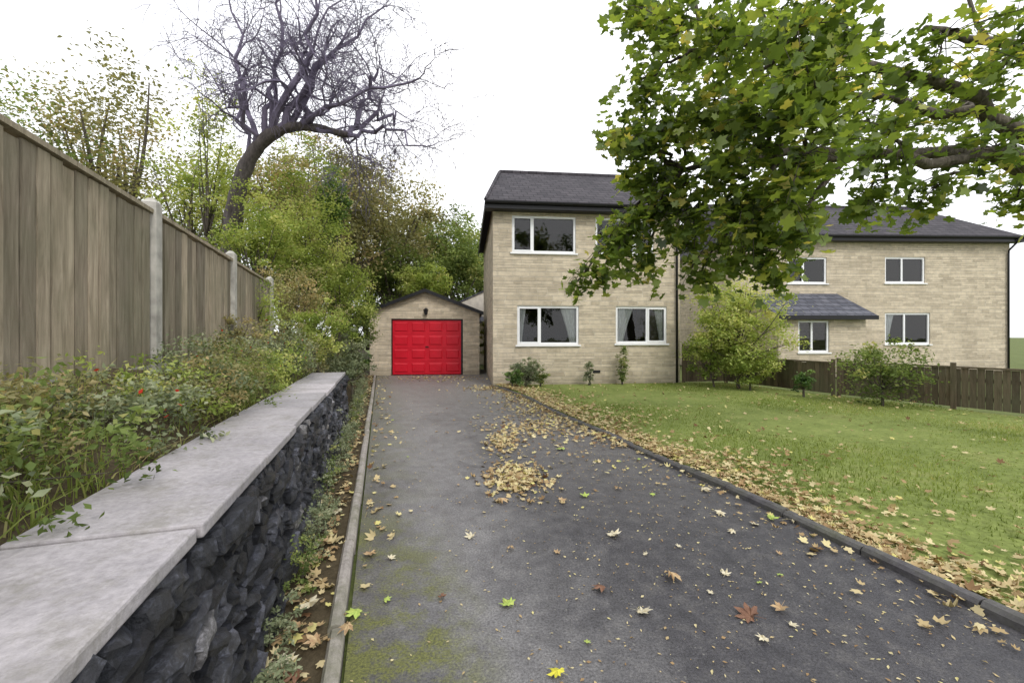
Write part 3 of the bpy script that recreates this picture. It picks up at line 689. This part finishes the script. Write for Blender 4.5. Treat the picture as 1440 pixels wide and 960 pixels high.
ptree(1060,330,30,60,70,0,M_LF_MID,50,80,.28,'green tree between the two houses',trunk=.3)
ptree(150,230,14,130,150,1.6,M_LF_OLIVE,100,110,.14,'broad olive tree behind the timber fence',trunk=.25)
ptree(20,270,11,110,130,1.6,M_LF_MID,100,110,.11,'leafy green tree behind the timber fence',trunk=.2)
ptree(275,310,12,65,105,1.5,M_LF_BRIGHT,100,120,.09,'yellow green tree behind the timber fence',trunk=.12,tmean=.5,loose=.3)
ptree(292,170,9.5,36,85,1.5,M_LF_BRIGHT,44,40,.075,'slender pale green tree beside the bare tree',trunk=.05,tmean=.6,clr=.35,loose=.4)
def shrub(u,v,Y,rpx,rz,mat,ncl,per,ls,label,base_z=None,**kw):
    c=P(u,v,Y); r=rpx/F*Y; rzz=rz/F*Y; bz=c[2]-rzz*1.05 if base_z is None else base_z
    return plant(kw.pop('name','shrub'),(c[0],c[1],bz),c,(r,r*.8,rzz),ncl,per,ls,mat,label,kw.pop('cat','shrub'),trunk=kw.pop('trunk',.03),**kw)
shrub(360,345,8.3,50,75,M_LF_BRIGHT,120,75,.06,'tall yellow green shrub overgrowing the timber fence',base_z=1.3,trunk=.05,loose=.35,tmean=.45)
shrub(425,355,9.9,58,70,M_LF_BRIGHT,130,85,.065,'bright yellow green shrub on the bank',base_z=1.2,trunk=.05,loose=.3,tmean=.55)
shrub(425,250,10.4,45,55,M_LF_BRIGHT,55,50,.065,'airy yellow green sapling on the bank',base_z=1.3,trunk=.04,loose=.4,clr=.35,tmean=.5)
shrub(318,270,9.6,30,60,M_LF_BRIGHT,50,55,.06,'pale green climber beside the bare tree trunk',base_z=1.3,trunk=.03,loose=.4,clr=.35,tmean=.55,name='climber',cat='climber')
shrub(468,290,11.5,22,66,M_LF_IVY,60,80,.08,'ivy clad stem with a narrow green column of leaves',name='ivy_column',cat='ivy',base_z=1.2,trunk=.08,tmean=.65)
shrub(472,415,10.6,48,58,M_LF_BRIGHT,120,85,.065,'spreading light green shrub beside the garage',base_z=.9,trunk=.05,tmean=.45,loose=.3)
shrub(495,460,12.5,32,38,M_LF_MID,70,90,.075,'dark green shrub beside the garage',base_z=.5,trunk=.05)
shrub(405,428,7.6,55,46,M_LF_OLIVE,90,80,.047,'untidy olive shrub above the wall',base_z=1.0,loose=.4,tmean=.65)
shrub(350,432,6.2,40,34,M_LF_BRIGHT,60,65,.042,'loose yellow green shrub in front of the fence',base_z=1.0,loose=.4,tmean=.5,clr=.33)
shrub(310,470,5.0,42,30,M_LF_OLIVE,60,60,.038,'tangled olive shrub in front of the fence',base_z=1.0,loose=.4,tmean=.6,clr=.33)
shrub(448,466,7.0,40,34,M_LF_BRIGHT,80,70,.042,'pale green shrub leaning over the wall',base_z=.9,loose=.4,tmean=.5)
shrub(408,500,5.6,34,24,M_LF_GREY,54,60,.034,'grey green shrub tumbling over the coping',base_z=.88,loose=.4,flowers=24)
shrub(598,400,18.5,42,24,M_LF_BRIGHT,70,90,.11,'rounded light green bush behind the garage',base_z=1.0,tmean=.5)
shrub(684,480,18.2,9,28,M_LF_BRIGHT,36,70,.075,'bright green bush in the rear garden',base_z=.0,tmean=.75)
shrub(497,505,9.2,22,34,M_LF_GREY,50,60,.05,'grey green shrub spilling over the wall end',base_z=.1,loose=.3)
shrub(478,512,7.4,22,22,M_LF_GREY,46,60,.04,'grey green shrub spilling over the wall end',base_z=.5,loose=.3)
shrub(508,515,12.5,14,24,M_LF_IVY,30,50,.07,'low ivy beside the garage wall',base_z=.0,name='ivy_clump',cat='ivy')
pls=[(1.3,-1.36,.22,M_LF_GREY,0),(1.8,-1.25,.18,M_LF_MID,0),(2.2,-1.4,.25,M_LF_OLIVE,0),(2.7,-1.22,.2,M_LF_GREY,8),(3.1,-1.35,.24,M_LF_BRIGHT,0),(3.5,-1.2,.2,M_LF_OLIVE,0),(3.9,-1.38,.28,M_LF_GREY,14),(4.2,-1.18,.22,M_LF_MID,0),(4.5,-1.32,.30,M_LF_OLIVE,0),(4.9,-1.16,.24,M_LF_BRIGHT,0),(5.1,-1.38,.34,M_LF_GREY,22),(5.7,-1.25,.34,M_LF_BRIGHT,0),(6.3,-1.3,.40,M_LF_GREY,18),(6.9,-1.2,.38,M_LF_OLIVE,0),(7.7,-1.2,.36,M_LF_GREY,0),(.4,-1.4,.2,M_LF_OLIVE,0),(.9,-1.25,.18,M_LF_MID,0),(8.6,-1.1,.38,M_LF_OLIVE,0),(9.8,-.9,.34,M_LF_MID,0),(11.2,-.85,.4,M_LF_OLIVE,0),(13,-.9,.4,M_LF_MID,0)]
for i,(t,Lx,h,mt,fl) in enumerate(pls):
    b=D(t,Lx,.9 if t<7.2 else .45)
    plant('border_plant',b,b+[0,0,h*.85],(.34,.42,h),56,44,.030,mt,'low straggly border plant with red blooms' if fl else 'low straggly green border plant','plant',trunk=.008,tilt=1.2,flowers=fl,group='border plants behind the coping',loose=.35)
n=7000; t=rng.uniform(-1,7,n); Lx=rng.uniform(-1.66,-1.04,n); xy=fd*t[:,None]+rd*Lx[:,None]
zb=.80+(-Lx-1.05)/.65*.4; k=(rng.uniform(0,1,n)<.2+.8*(np.sin(t*3.1+Lx*4)>.3))
tag(grass('bank_grass',xy[k],zb[k]-.02,.15,.0035,M_GRASS,.9,rng.uniform(.2,1,k.sum())),kind='stuff')
for i in range(28):
    t=1.9+i*.37+rng.uniform(-.1,.1); b=D(t,-.43+rng.uniform(-.04,.03),0); h=rng.uniform(.06,.20) if t<2.8 else rng.uniform(.10,.36)
    w_=.07 if t<2.8 else .11
    plant('weed',b,b+[0,0,h*.75],(w_,.16,h),26,26,.022,[M_LF_GREY,M_LF_GREY,M_LF_MID,M_LF_GREY][i%4],'straggly grey green weed at the foot of the stone wall','plant',trunk=.005,tilt=1.2,group='weeds along the wall foot',loose=.4)
shrub(738,520,11.5,22,20,M_LF_GREY,60,70,.05,'grey green shrub at the foot of the house wall',base_z=0.02)
shrub(722,530,11.2,14,12,M_LF_IVY,30,50,.05,'low dark shrub at the house corner',base_z=0.02)
shrub(760,528,11.6,14,12,M_LF_MID,30,50,.05,'low shrub at the foot of the house wall',base_z=0.02)
shrub(828,524,11.95,7,20,M_LF_GREY,26,40,.05,'small climbing plant against the house wall',base_z=0.03,name='climber',cat='climber')
shrub(876,510,12.1,8,30,M_LF_MID,34,40,.055,'climbing plant below the window',base_z=0.03,name='climber',cat='climber')
shrub(1040,458,11.3,58,58,M_LF_BRIGHT,150,90,.08,'bright yellow green bush beside the low fence',base_z=0.03,trunk=.05,tmean=.62,loose=.35)
shrub(1005,495,11.6,34,36,M_LF_BRIGHT,60,70,.08,'bright green bush near the house corner',base_z=0.03,trunk=.03,tmean=.4,loose=.3)
shrub(1055,515,11.0,34,26,M_LF_BRIGHT,50,70,.07,'low spreading bright green bush by the fence',base_z=0.03,trunk=.03,tmean=.5,loose=.3)
shrub(1130,535,9.8,14,16,M_LF_IVY,30,40,.06,'small dark shrub against the low fence',base_z=0.03)
shrub(1240,520,8.6,60,45,M_LF_MID,60,60,.07,'green shrub against the low fence',base_z=0.03)

def bare_tree():
    base=P(318,400,9.0); base[2]=1.3
    e=empty('bare_tree',base,'leaning bare tree with a wide spray of purple grey twigs','tree')
    mb=MB()
    path=[base-[0,0,.2],P(326,330,8.8),P(336,265,8.6),P(352,222,8.5),P(380,190,8.4),P(415,178,8.4),P(455,182,8.4),P(490,190,8.4)]
    pp=smooth_poly([list(p) for p in path],4); mb.tube(pp,np.linspace(.19,.055,len(pp))+rng.normal(0,.006,len(pp)),10)
    br=MB()
    def grow(p,d,ln,r,lev):
        n=4; pts=[p]; dd=d/np.linalg.norm(d)
        for i in range(n):
            dd=dd+rng.normal(0,.28,3)+np.array([0,0,.03 if lev<3 else -.03]); dd/=np.linalg.norm(dd); pts.append(pts[-1]+dd*ln/n)
        rr=np.linspace(r,r*.5,n+1); br.tube(pts,rr,6 if lev<2 else (4 if lev<3 else 3))
        if lev>=4: return
        k=[0,6,5,4,4][lev]
        for j in range(k):
            i=rng.integers(1,n+1); nd=dd+rng.normal(0,.75,3); nd/=np.linalg.norm(nd)
            grow(pts[i],nd,ln*rng.uniform(.55,.8),max(rr[i]*.5,.005),lev+1)
        grow(pts[-1],dd,ln*.65,max(rr[-1],.005),lev+1)
    limbs=[(1.0,(570,165),.05),(1.0,(540,100),.05),(1.0,(590,205),.04),(.75,(490,40),.075),(.62,(420,30),.075),(.55,(385,80),.06),(.48,(345,60),.05),(.42,(300,110),.04),(.85,(520,225),.035),(.60,(455,-20),.07),(.7,(540,10),.06),(.5,(320,-10),.05),(.78,(590,110),.045),(.82,(450,100),.035),(.55,(380,-40),.05)]
    for f,(u,v),r0 in limbs:
        s=pp[int(f*(len(pp)-1))]; tgt=P(u,v,8.3+rng.uniform(-1.2,1.5))
        m_=(s+tgt)/2+np.array([rng.normal(.1,.35),rng.normal(0,.3),.3+rng.normal(0,.25)]); q=bez(s,m_,tgt,9); q[1:-1]+=rng.normal(0,.09,(7,3))
        rr=np.linspace(r0*1.15,.014,9); br.tube(q,rr,7)
        for j in range(2,9):
            for _ in range(1 if j%3 else 2):
                dd=(q[j]-q[j-1]); dd/=np.linalg.norm(dd)
                nd=dd+rng.normal(0,.8,3); grow(q[j],nd,rng.uniform(.55,1.05),rr[j]*.5,2)
        grow(q[-1],tgt-q[-2],.6,.012,2)
    mb.obj('trunk',M_BARKD,e,smooth=True).location=tuple(-base)
    br.obj('crown',M_TWIG,e).location=tuple(-base)
bare_tree()

def maple():
    base=np.array([7.6,4.9,.03]); e=empty('maple_tree',base,'spreading maple with long leafy boughs overhanging the lawn','tree')
    mb=MB(); fork=np.array([7.3,4.9,2.9])
    pth=bez(base-[0,0,.1],np.array([7.7,4.9,1.5]),fork,10)
    mb.tube(pth,np.array([.32,.25,.22,.21,.20,.19,.19,.18,.18,.17]),14)
    blobs=[(1120,40,4.0,.65),(1020,50,4.6,.65),(930,30,4.9,.5),(878,8,5.1,.30),(905,110,5.0,.42),(856,185,5.2,.22),(895,200,5.0,.35),(940,170,5.0,.5),(1005,140,4.7,.6),(1075,170,4.3,.6),(1135,215,3.9,.55),(1010,245,4.8,.6),(950,285,5.2,.5),(905,300,5.4,.40),(860,330,5.6,.32),(885,345,5.5,.30),(812,395,5.9,.17),(845,378,5.8,.22),(905,375,5.7,.32),(965,345,5.4,.48),(1035,315,4.8,.55),(1100,285,4.4,.5),(1145,110,3.8,.6),(985,385,5.5,.26),(1045,360,5.1,.34),(1110,345,4.7,.34),(1075,385,5.3,.2),(885,250,5.4,.22),(1110,230,5.8,.8),(1010,190,6.2,.8),(1080,90,6.2,.8),(960,90,6.2,.5),(1060,300,6.0,.6),(1120,130,5.2,.8),(925,245,5.3,.4),
     (1200,60,4.2,.7),(1250,190,4.3,.55),(1320,80,4.6,.75),(1380,210,4.6,.6),(1215,290,4.8,.45),(1430,80,4.6,.8),(1180,-70,4.5,.8),(1050,-60,5,.8),(940,-50,5.2,.5),(1320,-90,5.2,.8),(1310,265,5.2,.5),(1200,180,6.0,.9),(1350,150,6.4,.9),(1430,280,5.4,.6)]
    Cs=[];Ts=[];Ss=[]
    boughs=[bez(fork,np.array([5.6,4.9,4.6]),P(1000,60,5.0),16),bez(fork,np.array([5.4,5.0,4.0]),P(960,240,5.3),16),bez(fork,np.array([5.6,4.6,3.6]),P(1090,230,4.6),16),bez(fork,np.array([6.2,5.6,4.6]),P(1150,130,6.0),16),bez(fork,np.array([6.6,4.8,4.6]),P(1300,40,4.8),16)]
    for q in boughs:
        q[1:-1]+=rng.normal(0,.04,(14,3)); mb.tube(q,np.linspace(.11,.03,16),8)
    BP=np.concatenate([q[4:] for q in boughs])
    for (u,v,Y,r) in blobs:
        c=P(u,v,Y); d_=np.linalg.norm(BP-c,axis=1)+np.where(BP[:,0]<c[0]+.15,.8,0); st=BP[d_.argmin()]
        m_=(st+c)/2+np.array([0,0,.15+.08*rng.normal()])
        q=bez(st,m_,c,9); q[1:-1]+=rng.normal(0,.035,(7,3)); mb.tube(q,np.linspace(.028,.009,9),6)
        inn=u<1180
        ntw=max(7,int((36 if inn else 26)*r))
        for i in range(ntw):
            tip=c+sphere_pts(1,.42)[0]*np.array([r,r,r*.85])*rng.uniform(.85,1.2); s=q[rng.integers(4,9)]
            tip[2]-=.08
            mm=(s+tip)/2+np.array([0,0,.12]); tw=bez(s,mm,tip,5); mb.tube(tw,np.linspace(.007,.003,5),3)
            k=15 if inn else 13; f=rng.uniform(.35,1.1,k)[:,None]; pts=s+(tip-s)*f+rng.normal(0,.07,(k,3))
            pts[:,2]-=rng.uniform(-.03,.10,k); Cs.append(pts)
            Ss.append(rng.uniform(.6,1.3,k)*rng.uniform(.8,1.15))
            Ts.append(np.clip(rng.normal(.46,.19),0,1)+rng.normal(0,.13,k)+(rng.uniform(0,1,k)<.06)*.35)
    C=np.concatenate(Cs);T=np.concatenate(Ts);S=np.concatenate(Ss); print('maple leaves',len(C))
    mb.obj('trunk',M_BARK,e,smooth=True).location=tuple(-base)
    o=leaves('crown',C,.138*S,T,M_LF_MAPLE,e,.95,'star',curl=1.0); o.location=tuple(-base)
maple()

# ---------------------------------------------------------------- fallen leaves
def litter():
    C=[]
    seg=RE; dd=np.r_[0,np.cumsum(np.linalg.norm(np.diff(seg,axis=0),axis=1))]
    n=7000; s=rng.uniform(5.0,dd[-1],n); px=np.interp(s,dd,seg[:,0]);py=np.interp(s,dd,seg[:,1])
    tx=np.interp(s+.05,dd,seg[:,0])-np.interp(s-.05,dd,seg[:,0]); ty=np.interp(s+.05,dd,seg[:,1])-np.interp(s-.05,dd,seg[:,1]); ln=np.hypot(tx,ty)+1e-9
    off=np.abs(rng.gamma(1.4,.26,n)); wob=.5+.5*np.sin(s*2.3)+.3*np.sin(s*5.1)
    off*=(.6+.5*wob)
    sgn=np.where(rng.uniform(0,1,n)<np.where(py>5.5,.72,.95),1,-.8)
    x=px+ty/ln*off*sgn; y=py-tx/ln*off*sgn
    z=np.where(sgn>0,lawn_h(x,y)+.02,.012)+rng.uniform(0,.025,n); C.append(np.column_stack([x,y,z]))
    q=pl(1700,lawn_poly); q=q[q[:,1]>2]; C.append(np.column_stack([q,lawn_h(q[:,0],q[:,1])+.03]))
    for (cx,cy,sx,sy,m_) in [(.03,4.3,.15,.26,560),(-.12,5.75,.11,.28,280),(.42,6.6,.28,.35,240),(-.15,6.6,.22,.4,110),(.45,8.4,.4,.8,320),(-.6,11.6,.5,.5,200),(-2.4,14.2,1.1,.6,320),(.75,5.2,.3,.6,50)]:
        x=rng.normal(cx,sx,m_);y=rng.normal(cy,sy,m_); r=((x-cx)/sx)**2+((y-cy)/sy)**2
        C.append(np.column_stack([x,y,.010+rng.uniform(0,.035,m_)*np.exp(-r/2)]))
    m_=1100; t=.8+15*rng.uniform(0,1,m_)**1.3; Lx=rng.normal(-.38,.08,m_); p=fd*t[:,None]+rd*Lx[:,None]; C.append(np.column_stack([p,rng.uniform(.02,.05,m_)]))
    m_=150; t=rng.uniform(2.5,15,m_); Lx=-.12+np.abs(rng.normal(0,.16,m_)); p=fd*t[:,None]+rd*Lx[:,None]; C.append(np.column_stack([p,np.full(m_,.012)]))
    C=np.concatenate(C); n=len(C)
    tn=np.clip(rng.normal(.55,.26,n),0,1)
    tag(leaves('leaf_litter',C,rng.uniform(.03,.085,n),tn,M_FALLEN,None,.4,'star',curl=2.4),kind='stuff')
    poly=[tuple(p) for p in dl]+[tuple(p) for p in RE]
    q=pl(14000,poly); q=q[(q[:,1]>1.2)&(q[:,1]<11)]; q=q[rng.uniform(0,1,len(q))<np.clip(.3+.35*(q[:,0]+.3),.18,1)]
    tag(leaves('seed_litter',np.column_stack([q,np.full(len(q),.006)]),rng.uniform(.006,.026,len(q)),rng.uniform(.2,.95,len(q)),M_FALLEN,None,.3,'quad'),kind='stuff')
litter()
def leaf_variant(curl,seed):
    r=np.random.default_rng(seed); V=MAP_V.copy()
    V[:,2]=curl*.35*(V[:,0]**2)*(1+r.normal(0,.3))+curl*.25*V[:,1]**2+r.normal(0,.025*abs(curl)+.01,len(V))
    F_=[tuple(int(i) for i in t) for t in MAP_T]
    me=bpy.data.meshes.new('fallen_leaf')
    st=np.array([[-.012,-.03,0],[.012,-.03,0],[.01+.05*r.normal(),-.55,.05],[-.01,-.55,.05]]); st[3,0]=st[2,0]-.015
    VV=np.vstack([V,st]); k=len(V); F_.append((k,k+3,k+2,k+1)); VV[:,2]-=VV[:,2].min()
    me.from_pydata(VV.tolist(),[],F_); return me
def fl_mat(name,c,c2):
    m,nt,out=new_mat(name); co_=objco(nt); n=noise(nt,co_,5,5,.7)
    r=ramp(nt,n,[(.35,c),(.65,c2)]); princ(nt,out,r.outputs[0],.6,n,.3,.01,.25); return m
FM={'yellow':fl_mat('yellow_leaf',(.68,.62,.06),(.55,.52,.06)),'pale':fl_mat('pale_leaf',(.66,.62,.48),(.50,.43,.27)),'tan':fl_mat('tan_leaf',(.50,.38,.21),(.32,.20,.11)),'brown':fl_mat('brown_leaf',(.24,.13,.08),(.14,.07,.045)),'green':fl_mat('green_leaf',(.30,.42,.09),(.45,.52,.13))}
VAR={}
for c in FM:
    VAR[c]=[]
    for i in range(3):
        me=leaf_variant([.5,1.1,-.9][i]*(2.2 if c in('brown','tan') else 1.3),i*7+len(c)); me.materials.append(FM[c]); VAR[c].append(me)
LB={'yellow':'bright yellow maple leaf lying on dark tarmac','pale':'pale cream maple leaf lying on dark tarmac','tan':'curled tan maple leaf lying on dark tarmac','brown':'crumpled brown maple leaf lying on dark tarmac','green':'yellow green maple leaf lying on dark tarmac'}
def fallen(x,y,z,size,c,yw=None,var=None):
    o=bpy.data.objects.new('fallen_leaf',random.choice(VAR[c]) if var is None else VAR[c][var]); col.objects.link(o)
    o.location=(x,y,z); o.scale=(size*random.uniform(.75,1.05),size,size); o.rotation_euler=(random.uniform(-.25,.25),random.uniform(-.25,.25),random.uniform(0,6.28) if yw is None else yw)
    tag(o,LB[c],'leaf',None,'fallen maple leaves on the driveway')
def gp(u,v): Y=CZ*F/(v-471); return (u-720)/F*Y,Y
for (u,v,s,c) in [(862,755,.14,'pale'),(715,853,.10,'green'),(902,862,.11,'pale'),(943,816,.12,'tan'),(845,831,.10,'brown'),(1055,868,.14,'brown'),(1098,858,.11,'tan'),(1113,880,.06,'pale'),(1073,902,.07,'pale'),(662,756,.10,'pale'),(718,774,.07,'tan'),(783,779,.07,'tan'),(785,951,.10,'yellow'),(543,846,.06,'green'),(549,786,.07,'pale'),(1030,749,.08,'pale'),(1062,739,.10,'pale'),(1085,731,.12,'green'),(1010,723,.11,'pale'),(822,699,.12,'green'),(1020,809,.07,'pale'),(790,633,.16,'green'),(990,690,.12,'pale'),(955,770,.05,'pale'),(1118,735,.12,'pale'),(790,705,.1,'tan'),(705,708,.12,'tan'),(870,690,.08,'tan'),(620,842,.06,'brown'),(500,866,.12,'green'),(520,780,.10,'tan'),(1000,835,.05,'pale'),(825,905,.04,'green')]:
    x,y=gp(u,v); fallen(x,y,.010,s,c)
for (u,v,s,c) in [(436,850,.15,'pale'),(420,882,.11,'tan'),(445,900,.10,'tan'),(488,885,.09,'tan'),(400,930,.10,'pale'),(430,800,.11,'tan'),(455,762,.11,'tan'),(475,720,.11,'pale'),(415,950,.1,'brown')]:
    Y=(CZ-.06)*F/(v-471); fallen((u-720)/F*Y,Y,.06,s,c)
for i in range(60):
    y=random.uniform(2.2,9.5); xl=-.2932/.9561*y-.1; xr=float(np.interp(y,RE[:,1],RE[:,0]))-.1; x=xl+(xr-xl)*random.random()**.6
    fallen(x,y,.008,random.uniform(.025,.07),random.choice(['pale','tan','tan','pale','brown','green']))
print('done')
